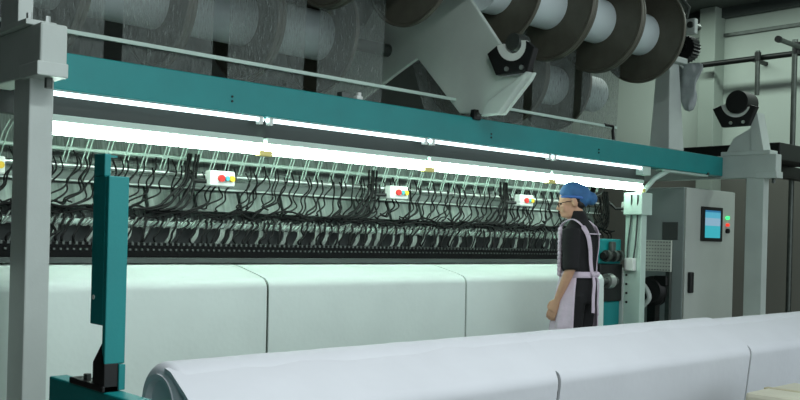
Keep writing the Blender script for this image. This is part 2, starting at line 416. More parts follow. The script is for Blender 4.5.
# ------------------------------------------------------------------ warp spools
RF, RC = .403, .172
def make_spool(a, b, cy, cz):
    t = thing('yarn_spool', '', 'spool', (a, cy, cz))
    MB().lathe_x([(a + .02, RC), (b - .02, RC)], cy, cz, 56).build('yarn_winding', YARN, t, smooth=True)
    for x0, x1, s in ((a + .004, a + .028, 1), (b - .028, b - .004, -1)):
        fl = MB().lathe_x([(x0, .05), (x0, RF - .022), (x0 + .003, RF - .02), (x0 - .004, RF - .014), (x0 - .004, RF - .003), (x0, RF), (x1, RF), (x1 + .004, RF - .003), (x1 + .004, RF - .014), (x1 - .003, RF - .02), (x1, RF - .022), (x1, .05)], cy, cz, 96).build('flange', FLANGE, t, smooth=True)
    MB().lathe_x([(a - .0, .075), (b + .0, .075)], cy, cz, 24).build('hub', GUN, t, smooth=True)
    return t
iv = [(1.55,2.19),(2.19,2.83),(2.83,3.47),(3.47,4.11),(4.93,5.56),(5.56,6.19),(6.19,6.82)]
ordn = {0: 'first', 1: 'second', 2: 'third', 3: 'fourth', 4: 'fifth', 5: 'sixth', 6: 'seventh', 7: 'eighth'}
flab = ['', '', 'dark flanged spool at the top picture edge, second left of the X-shaped plate',
        'dark flanged spool overlapping the top of the X-shaped plate on the front shaft',
        'big dark flanged white-core spool just right of the X-shaped plate',
        'big dark flanged white-core spool between the two other uncovered spools right of the plate',
        'rightmost big dark flanged white-core spool next to the black knurled wheel']
for i, (a, b) in enumerate(iv):
    if i >= 2:
        t = make_spool(a, b, 4.30, 2.97); tag(t, flab[i], 'spool', 'spools on the upper front shaft')
rlab = ['leftmost yarn spool behind the grey yarn veil, above the left end of the teal beam',
        'second yarn spool from the left behind the grey yarn veil',
        'third yarn spool from the left behind the grey yarn veil',
        'fourth veiled yarn spool, just left of the X-shaped plate',
        'veiled yarn spool behind the foot web of the X-shaped plate',
        'veiled yarn spool low behind the middle uncovered big spool',
        'veiled yarn spool low behind the rightmost big spool']
RY, RZ = 5.2, 2.63
for i, (a, b) in enumerate(iv):
    if i == 4: continue
    t = make_spool(a, b, RY, RZ); tag(t, rlab[i], 'spool', 'spools on the lower rear shaft')
tag(MB().tube([(1.4, 4.30, 2.97), (7.2, 4.30, 2.97)], .048, 20).build('warp_shaft', GUN, smooth=True, off=(1.4, 4.3, 2.97)), 'upper front steel shaft running through the big uncovered spools', 'shaft')
tag(MB().tube([(1.4, RY, RZ), (7.6, RY, RZ)], .048, 20).build('warp_shaft', GUN, smooth=True, off=(1.4, RY, RZ)), 'lower rear steel shaft running through the veiled spools', 'shaft')

# yarn sheets
slab = ['grey veil of yarn at the far left end, beside the left white post', 'second grey veil of yarn from the left, above the teal beam', 'third grey veil of yarn from the left, above the teal beam',
        'grey veil of yarn over the left arm of the X-shaped plate', 'grey veil of yarn just right of the X-shaped plate foot',
        'grey veil of yarn below the middle uncovered big spool', 'rightmost grey veil of yarn, below the last big spool']
for i, (a, b) in enumerate(iv):
    mb = MB(); a += .05; b -= .05
    nx = 16; rows = []
    for z, y in ((2.97, 4.475), (2.6, 4.488), (2.2, 4.502), (1.76, 4.51)):
        rows.append([mb.bm.verts.new((a + (b-a)*k/nx, y + .002*math.sin(k*1.7), z)) for k in range(nx+1)])
    for A, B in zip(rows, rows[1:]):
        for k in range(nx): mb.bm.faces.new((A[k], A[k+1], B[k+1], B[k]))
    o = mb.build('yarn_sheet', VEIL, off=(a, 4.47, 1.76)); tag(o, slab[i], 'yarn', 'yarn sheets above the beam')

rsl = ['leftmost', 'middle', 'rightmost']
for i, (a, b) in enumerate(iv[4:]):
    mb = MB(); a += .03; b -= .03; nx = 16; dy = 0
    if i == 0: a = 4.80; b = 5.46; dy = -.34
    A, B = [[mb.bm.verts.new((a + (b-a)*k/nx, y + dy, z)) for k in range(nx+1)] for y, z in ((5.373, 2.63), (5.1, 1.92))]
    for k in range(nx): mb.bm.faces.new((A[k], A[k+1], B[k+1], B[k]))
    tag(mb.build('yarn_sheet', VEIL, off=(a, 5.1, 1.92)), f'rear yarn veil right of the X-shaped plate and behind the front veils, {rsl[i]} of three', 'yarn', 'yarn sheets of the rear shaft')
MB().lathe_x([(6.83, .165), (7.42, .165)], RY, RZ, 48).build('core_end', YARN, [o for o in bpy.data.objects if o.get('label') == rlab[6]][0], smooth=True)
MB().lathe_x([(4.775, .172), (4.935, .172)], HY, HZ, 48).build('core_end', YARN, [o for o in bpy.data.objects if o.get('label') == flab[4]][0], smooth=True)

# ------------------------------------------------------------------ knitting head
hx0, hx1, hx2 = 1.2, 6.9, 6.40
BACKM = mat('yarn_back_sheet', (96, 106, 101), .6, 0, .5, 1, 0, 1, (160, 5, 5))
COMB = mat('comb_black', (12, 13, 13), .7, 0, .1, 6, spec=.15)
TAGM = mat('tag_plastic', (128, 140, 132), .4, 0, .12, 10)
SHB = mat('grey_shadow_bar', (104, 113, 109), .5, .2, .1, 6)  # grey tone for the shaded gap under the polished rod
HANG = mat('hanger_enamel', (150, 170, 160), .4)
LOWB = mat('dark_trough', (58, 66, 63), .6)
h = thing('knitting_head', 'long grey steel bed and needle head of the knitting machine below the lamps', 'machine', (hx0, 4.6, 0))
MB().box(hx0, hx2, 4.72, 5.6, .05, 1.05).build('machine_bed', DARKP, h, bevel=.01)
MB().prism([(4.66, 1.05), (4.66, 1.10), (4.84, 1.40), (4.98, 1.9), (5.1, 1.9), (5.1, 1.05)], 'x', hx0, hx1).build('warp_backing', BACKM, h)
MB().box(hx0, hx2, 4.655, 4.662, 1.152, 1.24).build('trough_back', LOWB, h)
MB().box(hx0, hx1, 4.74, 4.775, 1.630, 1.650).build('upper_rail', HANG, h, bevel=.005)
MB().tube([(hx0, 4.73, 1.55), (hx1, 4.73, 1.55)], .016, 12).build('polished_rod', STEEL, h, smooth=True)
MB().box(hx0, hx1, 4.76, 4.80, 1.478, 1.525).build('shadow_bar', SHB, h)  # bar standing in for the shade between rod and plate rail
MB().box(hx0, hx1, 4.705, 4.735, 1.466, 1.476).build('plate_rail', PALE, h, bevel=.003)
MB().box(hx0, hx2, 4.60, 4.66, 1.245, 1.272).build('needle_strip', MINT, h, bevel=.005)
MB().box(hx0, hx2, 4.52, 4.62, 1.045, 1.075).build('bed_lip', DARKP, h, bevel=.004)
cm = MB().box(hx0, hx2, 4.535, 4.66, 1.075, 1.152).build('needle_comb', COMB, h, bevel=.004)
mb = MB(); x = hx0
while x < hx2:
    mb.box(x, x + .011, 4.525, 4.545, 1.112, 1.122); mb.box(x + .014, x + .026, 4.528, 4.55, 1.140, 1.156); x += .034
o = mb.build('comb_teeth', GUN, cm); o['kind'] = 'stuff'
mb = MB(); x = hx0
while x < hx2:
    zt_ = 1.285 + random.uniform(-.01, .015); l_ = random.uniform(.02, .05)
    mb.hexa([(x - l_, 4.585, 1.235), (x - l_ + .007, 4.585, 1.235), (x - l_ + .007, 4.595, 1.235), (x - l_, 4.595, 1.235), (x, 4.575, zt_), (x + .007, 4.575, zt_), (x + .007, 4.585, zt_), (x, 4.585, zt_)])
    x += random.uniform(.018, .04)
o = mb.build('needle_clips', TAGM, h); o['kind'] = 'stuff'
# hangers: pale rods in pairs, first one built then copied
proto = None; x = 1.62; k = 0
while x < 6.85:
    for dx in (0, .022):
        if proto is None:
            proto = MB().tube([(0, 0, 0), (-.02, .03, -.06), (-.05, .05, -.19)], .0035, 6).build('hanger', HANG, h, off=(0, 0, 0))
            o = proto
        else: o = proto.copy(); COL.objects.link(o)
        o.parent = h; o.location = (x + dx - hx0, 4.64 - 4.6, 1.75)
    x += .112 + random.uniform(-.012, .012)
# grey cover plates
mb = MB(); mb.hexa([(0, 0, 0), (.285, 0, 0), (.285, .03, 0), (0, .03, 0), (0, .05, .125), (.285, .05, .125), (.285, .08, .125), (0, .08, .125)])
pl = mb.build('cover_plate', mat('cover_plate_metal', (102, 112, 107), .42, .25, .3, 1, 0, 1, (60, 4, 4)), bevel=.004)
GP = 'grey cover plates behind the cables'
LP = 'flat grey cover plate behind the black cables under the polished rod'
pl.location = (1.3, 4.68, 1.338); tag(pl, LP, 'cover plate', GP)
for i in range(1, 18):
    o = pl.copy(); COL.objects.link(o); o.location = (1.3 + .305*i, 4.68 + random.uniform(-.006, .006), 1.338)
# upper cables
def smooth_path(pts, n=6):
    pts = [Vector(p) for p in pts]; out = []
    for i in range(len(pts)-1):
        p0 = pts[max(i-1, 0)]; p1 = pts[i]; p2 = pts[i+1]; p3 = pts[min(i+2, len(pts)-1)]
        for j in range(n):
            t = j / n
            out.append(.5*((2*p1) + (p2-p0)*t + (2*p0-5*p1+4*p2-p3)*t*t + (3*p1-p0-3*p2+p3)*t**3))
    return out + [pts[-1]]
U = random.uniform
def cab(pts, r=.0062): return MB().tube(smooth_path(pts), r, 6)
protos = []
for i in range(14):
    s = U(.08, .2); e = U(.02, .13)
    c = cab([(0, 0, 0), (U(-.025, .02), -.02, -.07), (U(-.05, .01) - s*.25, -.045, -.14), (-s*.6 + U(-.02, .02), -.08, -.20), (-s - U(0, .04), -.10, -.245), (-s - e*.5, -.095, -.262 + U(-.012, .01)), (-s - e, -.09, -.272 + U(-.03, .03))], U(.0045, .006)).build('cable', CABLE, smooth=True, off=(0, 0, 0))
    protos.append(c)
GC, LC = 'black cables hanging below the strip lamps', 'thin black cable curving down from a pale hanger to the cable bundle'
x = 1.75; k = 0
while x < 6.95 and k < 150:
    o = protos[k] if k < 14 else protos[random.randrange(14)].copy()
    if k >= 14: COL.objects.link(o)
    tag(o, LC, 'cable', GC)
    o.location = (x, 4.70 + U(-.02, .0), 1.595 + U(-.03, .035)); k += 1
    x += random.choice((.02, .028, .04, .055, .07))
# extra heavy drops beside each control box
for bx_ in (2.78, 4.14, 5.5, 6.86):
    for j in range(4):
        x0 = bx_ - .03 - .022*j + U(-.01, .01)
        o = cab([(x0 + .06, 4.66, 1.66), (x0 + .03, 4.63, 1.58), (x0, 4.60, 1.5), (x0 - .03 - .02*j, 4.58, 1.42), (x0 - .08 - .03*j, 4.575, 1.355), (x0 - .16 - .05*j, 4.58, 1.33)], .0075).build('cable', CABLE, smooth=True, off=(x0, 4.6, 1.34))
        tag(o, 'thick black cable dropping in a bunch beside a white button box', 'cable', 'bunched black cables beside the button boxes')
# long bundle
for j in range(2):
    pts = []; x = hx0
    while x < hx1:
        pts.append((x, 4.585 + U(-.02, .015), 1.32 + U(-.035, .035))); x += .13
    pts.append((hx1, 4.585, 1.32))
    o = MB().tube(smooth_path(pts, 4), .0062, 6).build('bundle_cable', CABLE, smooth=True, off=(hx0, 4.58, 1.32))
    tag(o, 'long wavy black cable lying in the bundle along the machine', 'cable', 'long cables of the bundle')
# lower S cables
lows = []
for i in range(12):
    s = U(.03, .09)
    o = cab([(0, 0, 0), (U(-.01, .02), -.025, -.03), (-s*.4, -.04, -.065), (-s*.7 + U(-.02, .03), -.045, -.10), (-s - U(-.01, .02), -.05, -.135), (-s - U(-.03, .03), -.04, -.175)], U(.005, .007)).build('cable', CABLE, smooth=True, off=(0, 0, 0))
    lows.append(o)
GS, LS = 'short cables below the bundle', 'short black S-bent cable between the cable bundle and the black needle comb'
x = 1.3; k = 0
while x < 6.85 and k < 140:
    o = lows[k] if k < 12 else lows[random.randrange(12)].copy()
    if k >= 12: COL.objects.link(o)
    tag(o, LS, 'cable', GS)
    o.location = (x, 4.60, 1.305 + U(-.012, .012)); k += 1
    x += random.choice((.035, .05, .06, .08))
# pale curled tags between the lower cables
tags = []
for i in range(5):
    w = U(.018, .04); mb = MB(); A = []; 
    prof = [(0, 0, 0), (-.012, -.012, -.04), (-.04, -.018, -.075), (-.055, -.01, -.115)]
    v = [[mb.bm.verts.new((p[0] + q*w, p[1] + dy, p[2])) for q, dy in ((0, 0), (1, 0), (1, .004), (0, .004))] for p in smooth_path(prof, 3)]
    mb.skin(v); tags.append(mb.build('cable_tag', TAGM, smooth=True, off=(0, 0, 0)))
x = 1.4; k = 0
while x < 6.8:
    o = tags[k] if k < 5 else tags[random.randrange(5)].copy()
    if k >= 5: COL.objects.link(o)
    tag(o, 'small pale curled plastic tag among the short cables above the needle comb', 'tag', 'pale tags above the needle comb')
    o.location = (x, 4.60 + U(-.01, .01), 1.24 + U(-.01, .008)); k += 1
    x += U(.07, .2)

# control boxes
bl = ['white three-button control box partly hidden left of the left white post', 'white three-button control box in front of the cables right of the teal pole',
      'white three-button control box midway along the cables', 'white three-button control box just left of the blue-capped person', 'white three-button control box on the pale machine post']
for i, (uu, vv) in enumerate(((-12, 164), (223, 178.5), (399.5, 192.5), (527, 200.5), (632, 207))):
    q = at(uu, vv, Y=4.52)
    t = thing('control_box', bl[i], 'control box', (q.x, 4.52, q.z), 'button boxes along the cables')
    MB().box(q.x - .082, q.x + .082, 4.52, 4.58, q.z - .043, q.z + .043).build('housing', WHITEP, t, bevel=.008)
    MB().tube([(q.x - .08, 4.56, q.z - .02), (q.x - .13, 4.60, q.z - .02), (q.x - .16, 4.66, q.z + .04)], .012, 8).build('cable_gland', BLACK, t, smooth=True)
    for dx, mm, rr in ((-.015, REDB, .02), (.022, BLUB, .014), (.055, YELB, .017)):
        MB().tube([(q.x + dx, 4.52, q.z), (q.x + dx, 4.503, q.z)], rr, 16).build('button', mm, t, smooth=True)

# ------------------------------------------------------------------ fabric coming off the machine
def drape(name, x0, x1, label, group):
    mb = MB(); prof = [(4.60, 1.046), (4.5, 1.032), (4.36, 1.002), (4.27, .982)]
    for i in range(9):
        a = PI*.5 * i / 8 ; prof.append((4.262 - .065*math.sin(a), .915 + .062*math.cos(a)))
    prof += [(4.194, .7), (4.192, .45), (4.19, .12)]
    nx = 20; rows = []
    for y, z in prof:
        rows.append([mb.bm.verts.new((x0 + (x1-x0)*k/nx, y + .003*math.sin(k*.9 + x0*3), z)) for k in range(nx+1)])
    for A, B in zip(rows, rows[1:]):
        for k in range(nx): mb.bm.faces.new((A[k], A[k+1], B[k+1], B[k]))
    o = mb.build(name, FAB, smooth=True, off=(x0, 4.3, .12))
    s = o.modifiers.new('thick', 'SOLIDIFY'); s.thickness = .012; s.offset = -1; es = o.modifiers.new('edges', 'EDGE_SPLIT'); es.split_angle = .8
    return tag(o, label, 'fabric', group)
FG = 'fabric webs coming off the machine'
drape('fabric_web', 1.22, 2.975, 'white knitted fabric web behind the white post and teal pole, leftmost of three', FG)
drape('fabric_web', 2.99, 4.585, 'white knitted fabric web between the two dark seams, middle of three', FG)
drape('fabric_web', 4.60, 6.19, 'white knitted fabric web behind the person, rightmost of three', FG)
t = thing('fabric_table', 'dark steel breast beam under the three white fabric webs', 'beam', (1.25, 4.3, 0))
MB().box(1.25, 6.17, 4.30, 4.62, .80, .94).build('breast_beam', DARKP, t, bevel=.01)
for xx in (1.4, 3.0, 4.6, 6.0): MB().box(xx, xx + .08, 4.36, 4.5, 0, .80).build('leg', DARKP, t)

# ------------------------------------------------------------------ machine right end
MX = 6.80; MYY = 4.42
t = thing('machine_end_post', 'pale green machine post with junction box right of the person', 'post', (MX, MYY, 0))
pq = at(624.5, 250, X=MX); pr = at(641, 250, X=MX)
y1, y0 = pq.y, pr.y
MB().box(MX, MX + .08, y0, y1, 0, at(630, 214, X=MX).z).build('post', MINT, t, bevel=.006)
zt = at(630, 193, X=MX).z; zb = at(630, 215, X=MX).z
MB().box(MX - .05, MX + .11, y0 - .03, y1 - .01, zb, zt).build('head_box', MINT, t, bevel=.008)
jb = at(632, 265, X=MX)
MB().box(MX - .05, MX, jb.y - .045, jb.y + .05, jb.z - .05, jb.z + .06).build('junction_box', WHITEP, t, bevel=.012)
for vv in (275, 284, 293, 302):
    q = at(626.5, vv, X=MX)
    MB().tube([(MX - .006, q.y, q.z), (MX + .004, q.y, q.z)], .010, 10).build('bolt_hole', BLACK, t)
for dy in (.03, -.03):
    MB().tube(smooth_path([(MX - .03, jb.y + dy, jb.z + .05), (MX - .025, jb.y + dy*1.2 - .01, jb.z + .2), (MX - .03, jb.y + dy - .03, jb.z + .42), (MX - .065, jb.y + dy - .05, zt - .02)]), .007, 6).build('conduit', GUN, t, smooth=True)
MB().box(MX - .02, MX + .0, y1 - .005, y1 + .035, .35, at(627, 268, X=MX).z).build('cover_strip', PALE, t, bevel=.003)

t = thing('drive_unit', 'teal and black drive unit with coupling between the fabric end and the pale post', 'drive unit', (6.4, 4.55, 0))
zt_, zm, zl_ = [at(614, v, X=6.6).z for v in (239, 264, 302)]
MB().box(6.46, 6.79, 4.44, 5.1, zm, zt_).build('upper_housing', TEAL, t, bevel=.01)
MB().box(6.46, 6.79, 4.42, 5.1, zl_, zm).build('gearbox', BLACKM, t, bevel=.01)
MB().box(6.46, 6.79, 4.44, 5.1, 0, zl_).build('lower_housing', TEAL, t, bevel=.01)
q = at(611, 256, Y=4.40)
MB().tube([(q.x - .12, 4.40, q.z), (q.x + .14, 4.40, q.z)], .03, 14).build('upper_coupling', BLACKM, t, smooth=True)
for xx in (-.08, .02, .1): MB().tube([(q.x + xx, 4.40, q.z - .0), (q.x + xx + .035, 4.40, q.z)], .048, 14).build('collar', GUN, t, smooth=True)
MB().box(q.x + .0, q.x + .06, 4.39, 4.43, q.z + .03, q.z + .12).build('valve', GUN, t, bevel=.01)
q = at(608, 281, Y=4.36)
MB().tube([(6.22, 4.36, q.z), (6.60, 4.36, q.z)], .032, 14).build('roller_shaft', GUN, t, smooth=True)
MB().tube([(q.x - .03, 4.36, q.z), (q.x + .04, 4.36, q.z)], .06, 18).build('collar', STEEL, t, smooth=True)
for j in range(5):
    pts = [(6.62 + .03*j, 4.6, 1.58 + .02*j), (6.45 - .02*j, 4.58, 1.52), (6.5 + .04*j, 4.6, 1.40 - .02*j), (6.38 + .02*j, 4.62, 1.3)]
    o = MB().tube(smooth_path(pts), .009, 6).build('cable', GUN if j % 2 else CABLE, smooth=True, off=(6.5, 4.6, 1.3))
    tag(o, 'tangled cable looping above the teal drive unit', 'cable', 'cables above the teal drive unit')

# electrical cabinet
CX, CY_ = 7.76, 4.40
cq = at(685, 250, X=CX); CY_ = cq.y
wR = at(734, 250, Y=CY_).x; zt = at(685, 187, X=CX).z; yb = at(643, 250, X=CX).y + .15
t = thing('electrical_cabinet', 'grey electrical cabinet with touch screen on its door behind the right post', 'cabinet', (CX, CY_, 0))
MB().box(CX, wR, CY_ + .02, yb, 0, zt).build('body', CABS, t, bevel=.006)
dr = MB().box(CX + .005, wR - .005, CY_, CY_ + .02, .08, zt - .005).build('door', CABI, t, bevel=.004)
def fr(u, v): return at(u, v, Y=CY_)
s0, s1 = fr(700, 241), fr(721.5, 208)
fm = MB().box(s0.x, s1.x, CY_ - .018, CY_, s0.z, s1.z).build('screen_bezel', BLACK, dr, bevel=.004)
SCR = bpy.data.materials.new('screen_glow'); SCR.use_nodes = True
nt = SCR.node_tree; N = nt.nodes; L = nt.links; p = N['Principled BSDF']
tc = N.new('ShaderNodeTexCoord'); sp = N.new('ShaderNodeSeparateXYZ'); L.new(tc.outputs['Generated'], sp.inputs[0])
rp = N.new('ShaderNodeValToRGB'); rp.color_ramp.interpolation = 'CONSTANT'
e = rp.color_ramp.elements; e[0].color = lin((60, 190, 205)); e[1].position = .44; e[1].color = lin((150, 190, 215))
x_ = e.new(.72); x_.color = lin((90, 185, 215)); x_ = e.new(.93); x_.color = lin((40, 120, 170))
L.new(sp.outputs['Z'], rp.inputs[0]); L.new(rp.outputs[0], p.inputs['Emission Color']); p.inputs['Emission Strength'].default_value = .75
p.inputs['Base Color'].default_value = (.02, .05, .06, 1)
w = s1.x - s0.x; hh = s1.z - s0.z
MB().box(s0.x + .14*w, s1.x - .14*w, CY_ - .022, CY_ - .016, s0.z + .1*hh, s1.z - .1*hh).build('display', SCR, dr)
for vv, mm, rr in ((218, emis('green_pilot', (60, 255, 130), 1.6), .016), (225, emis('red_pilot', (255, 60, 40), .9), .015), (231, BLACK, .024)):
    q = fr(726.5, vv)
    MB().tube([(q.x, CY_, q.z), (q.x, CY_ - .025, q.z)], rr, 14).build('pilot_light' if mm is not BLACK else 'selector_knob', mm, dr, smooth=True)
q0, q1 = fr(687, 293), fr(690, 272)
MB().box(q0.x, q1.x + .02, CY_ - .035, CY_, q0.z, q1.z).build('handle', BLACK, dr, bevel=.01)
q0, q1 = at(678, 240, X=CX), at(663, 222, X=CX)
MB().box(CX - .01, CX, q0.y, q1.y, q0.z, q1.z).build('vent', VENT, t, bevel=.003)

# perforated panel and fan between post and cabinet
GX = 7.35
q0, q1 = at(670.5, 272, X=GX), at(646, 240, X=GX)
t = thing('perforated_panel', 'cream perforated metal panel between the pale post and the cabinet', 'panel', (GX, q0.y, q0.z))
MB().box(GX, GX + .02, q0.y, q1.y + .05, q0.z, q1.z).build('sheet', CREAM, t, bevel=.004)
mb = MB()
for i in range(9):
    for j in range(9):
        yy = q0.y + (q1.y - q0.y)*(i + .5)/9; z2 = q0.z + (q1.z - q0.z)*(j + .5)/9
        mb.box(GX - .002, GX + .003, yy - .008, yy + .008, z2 - .005, z2 + .005)
o = mb.build('holes', PALE2, t); o['kind'] = 'stuff'
MB().box(GX + .02, GX + .06, q0.y + .02, q0.y + .06, 0, q1.z).build('stand', GUN, t)
q = at(652, 291, X=GX)
t = thing('floor_blower', 'black round blower with pale hose below the perforated panel', 'blower', (GX, q.y, 0))
MB().lathe_x([(GX - .02, .04), (GX - .03, .10), (GX, .135), (GX + .06, .135), (GX + .09, .1), (GX + .09, .04)], q.y, q.z, 28).build('housing', BLACK, t, smooth=True)
MB().box(GX - .02, GX + .08, q.y - .15, q.y - .02, q.z + .05, q.z + .14).build('outlet', BLACKM, t, bevel=.01)
MB().tube(smooth_path([(GX - .05, q.y + .12, q.z + .1), (GX - .06, q.y + .03, q.z + .03), (GX - .06, q.y - .01, q.z - .06), (GX - .05, q.y + .06, q.z - .14)]), .022, 10).build('hose', PALE, t, smooth=True)
MB().box(GX - .01, GX + .07, q.y - .04, q.y + .04, 0, q.z - .1).build('stand', BLACKM, t)

# ------------------------------------------------------------------ foreground batch rolls
BY, BZ, BR = 2.46, .708, .126
def roll(x0, x1, r, label, first=False):
    front = True
    t = thing('fabric_roll', label, 'fabric roll', (x0, BY, 0), 'wound fabric rolls in the foreground')
    prof = [(x0 + .012, .043), (x0 + .012, r*.56), (x0 - .006, r*.6), (x0 - .008, r*.72)]
    n0 = 6
    rd = .035 if first else .004
    if not first: prof = [(x0, .043), (x0, r*.6)]
    for i in range(n0 + 1):
        a = PI/2 * i/n0; prof.append((x0 + rd - rd*math.cos(a) - .004*(1 - i/n0), r - rd + rd*math.sin(a)))
    for i in range(1, 15): prof.append((x0 + rd + (x1 - x0 - rd - .02)*i/15, r + .0008*math.sin(i*2.1 + x0)))
    prof += [(x1 - .012, r), (x1, r - .0005), (x1, .043)]
    MB().lathe_x(prof, BY, BZ, 72).build('wound_cloth', ROLL, t, smooth=True)
    if front:
        mb = MB(); rows = []; pr = []
        # tangent sheet from the roll front over the guide roller and down
        gy, gz, gr = 2.276, .66, .055
        vy, vz = gy - BY, gz - BZ; ll = math.hypot(vy, vz); vy /= ll; vz /= ll
        sf = (r - gr)/ll; cf = math.sqrt(1 - sf*sf)
        ny, nz = vz*cf + vy*sf, -vy*cf + vz*sf
        an = math.atan2(nz, ny)
        for aa, dr_ in ((an - .35, -.014), (an - .05, -.007)): pr.append((BY + (r + dr_)*math.cos(aa), BZ + (r + dr_)*math.sin(aa)))
        for f_ in (.5, .8): pr.append((BY + r*ny + f_*(gy + gr*ny - BY - r*ny), BZ + r*nz + f_*(gz + gr*nz - BZ - r*nz)))
        for i in range(9):
            a = an + (math.radians(187) - an)*i/8
            pr.append((gy + gr*math.cos(a), gz + gr*math.sin(a)))
        pr += [(gy - gr + .02, .48), (gy - gr + .05, .25), (gy - gr + .06, .08)]
        nx = 16
        for j_, (y, z) in enumerate(pr): gp_ = -.004 if j_ < 5 else min(.008, .003*(j_ - 4)); rows.append([mb.bm.verts.new((x0 + gp_ + (x1 - x0 - 2*gp_)*k/nx, y + .002*math.sin(k*.8 + x0)*math.sin(PI*k/nx), z)) for k in range(nx + 1)])
        for A, B in zip(rows, rows[1:]):
            for k in range(nx): mb.bm.faces.new((A[k], A[k+1], B[k+1], B[k]))
        o = mb.build('loose_end', ROLL, t, smooth=True)
        s = o.modifiers.new('thick', 'SOLIDIFY'); s.thickness = .012; s.offset = 0; es = o.modifiers.new('edges', 'EDGE_SPLIT'); es.split_angle = .8
    return t
roll(1.37, 2.98, BR, 'white fabric roll with rounded end standing nearest the camera, beside the teal pole', True)
roll(2.983, 4.597, BR, 'long white fabric roll in the middle, between the two curved dark seams')
roll(4.60, 6.3, BR - .010, 'slightly thinner white fabric roll running out at the right picture edge')
t = thing('batching_stand', 'teal side frame with roller shafts holding the foreground fabric rolls', 'machine stand', (1.2, 2.5, 0))
sb0 = at(49, 376, X=1.2)
MB().box(1.2, 1.26, 1.75, sb0.y, sb0.z - .13, sb0.z).build('side_rail', TEAL, t, bevel=.005)
for yy in (1.85, 2.7): MB().box(1.2, 1.26, yy, yy + .08, 0, sb0.z - .13).build('leg', TEAL, t, bevel=.004)
MB().box(6.36, 6.42, 1.75, 2.86, sb0.z - .13, sb0.z).build('side_rail', TEAL, t, bevel=.005)
for yy in (1.85, 2.7): MB().box(6.36, 6.42, yy, yy + .08, 0, sb0.z - .13).build('leg', TEAL, t, bevel=.004)
MB().tube([(1.392, BY, BZ), (6.36, BY, BZ)], .04, 16).build('winding_shaft', GUN, t, smooth=True)
MB().tube([(1.26, 2.276, .66), (6.36, 2.276, .66)], .044, 18).build('guide_roller', GUN, t, smooth=True)

# teal pole (pressing arm) on the stand
px_ = 1.2
def q1_(u, v): return at(u, v, X=1.205)
yP = at(108, 300, X=1.205).y
t = thing('teal_pole', 'upright teal sheet-metal pole on a black bracket beside the left white post', 'pole', (1.2, yP, sb0.z))
zA, zB = q1_(108, 176).z, at(115, 364, Y=yP).z
wx = at(126.5, 300, Y=yP).x - at(106, 300, Y=yP).x
x0 = at(106, 300, Y=yP).x
MB().box(x0, x0 + wx, yP, yP + .02, zB, zA).build('front_face', TEAL, t, bevel=.003)
yl = at(91.5, 260, X=x0).y; zl = at(98, 325, X=x0).z; zl2 = at(98, 154, X=x0).z
MB().box(x0, x0 + .02, yP + .02, yl, zl, zA).build('side_plate', TEAL, t, bevel=.003)
MB().box(x0, x0 + .02, yP + .03, yl, zA, zl2).build('top_tongue', TEAL, t, bevel=.003)
MB().box(x0, x0 + wx + .0, yl - .02, yl, zl2 - .006, zl2).build('top_lip', TEAL, t)
MB().tube([(x0 - .002, yl - .02, at(93, 297, X=x0).z), (x0 + .001, yl - .02, at(93, 297, X=x0).z)], .007, 8).build('rivet', WHITEP, t)
bp = [(yP + .02, zB + .06), (yP + .075, zB + .0), (yP + .075, sb0.z), (yP + .0, sb0.z), (yP + .0, zB)]
MB().prism(bp, 'x', x0 + .0, x0 + wx*.7).build('mount_bracket', BLACK, t, bevel=.003)
MB().box(x0 + wx*.68, x0 + wx, yP - .005, yP + .03, zB - .075, zB - .002).build('corner_tab', TEAL, t, bevel=.002)
cl = MB().box(1.195, 1.245, yP + .0, yP + .22, sb0.z, sb0.z + .018).build('clamp_plate', BLACK, t, bevel=.003)
for dy in (.06, .15): MB().tube([(1.22, yP + dy, sb0.z + .018), (1.22, yP + dy, sb0.z + .034)], .012, 6).build('bolt', GUN, cl)

# beige box at lower right
q = at(772, 398, Y=1.85)
t = thing('cardboard_box', 'beige box corner at the bottom right below the fabric roll', 'box', (q.x, 1.8, 0))
MB().box(q.x, q.x + .5, 1.62, 1.98, 0, at(785, 393, Y=1.85).z).build('box_body', BEIGE, t, bevel=.02)
MB().box(q.x + .2, q.x + .24, 1.619, 1.981, .1, at(785, 393, Y=1.85).z + .001).build('tape', mat('tape', (176, 168, 130), .4), t)

# ------------------------------------------------------------------ person
base = at(577, 328, d=6.4); base.z = 0
per = thing('person', 'person in blue cap, black shirt and lilac apron standing behind the rolls facing the machine', 'person', (0, 0, 0))
V = Vector
def loft(mb, secs, n=20):
    rings = [mb.ring(V(c), V((rx, 0, 0)), V((0, ry, 0)), n) for c, rx, ry in secs]
    mb.skin(rings)
HP = V((0, .02, 1.40)); HM = Matrix.Rotation(math.radians(-10), 4, 'X') @ Matrix.Rotation(math.radians(30), 4, 'Z')
def Hd(p): return HP + HM @ (V(p) - HP)
HR = HM.to_3x3()
body = MB()
loft(body, [((0,0,.80),.155,.105), ((0,0,.90),.16,.112), ((0,.0,1.0),.128,.092), ((0,.005,1.1),.135,.096), ((0,.01,1.2),.15,.105), ((0,.0,1.28),.16,.092), ((0,-.005,1.335),.115,.066), ((0,.0,1.37),.056,.054)])
body.tube([(0,-.005,1.32), (0,.015,1.38), Hd((0,.035,1.47))], [.056,.05,.05], 16)
body.ell(Hd((0,.045,1.525)), .074, .094, .098, M=HR)
body.ell(Hd((0,.075,1.455)), .056, .066, .075, M=HR)
body.ell(Hd((0,.122,1.418)), .026, .02, .02, M=HR)
body.tube([Hd((0,.136,1.512)), Hd((0,.148,1.485)), Hd((0,.160,1.468)), Hd((0,.140,1.458))], [.009,.011,.014,.012], 10)
body.ell(Hd((0,.133,1.436)), .026, .012, .011, M=HR)
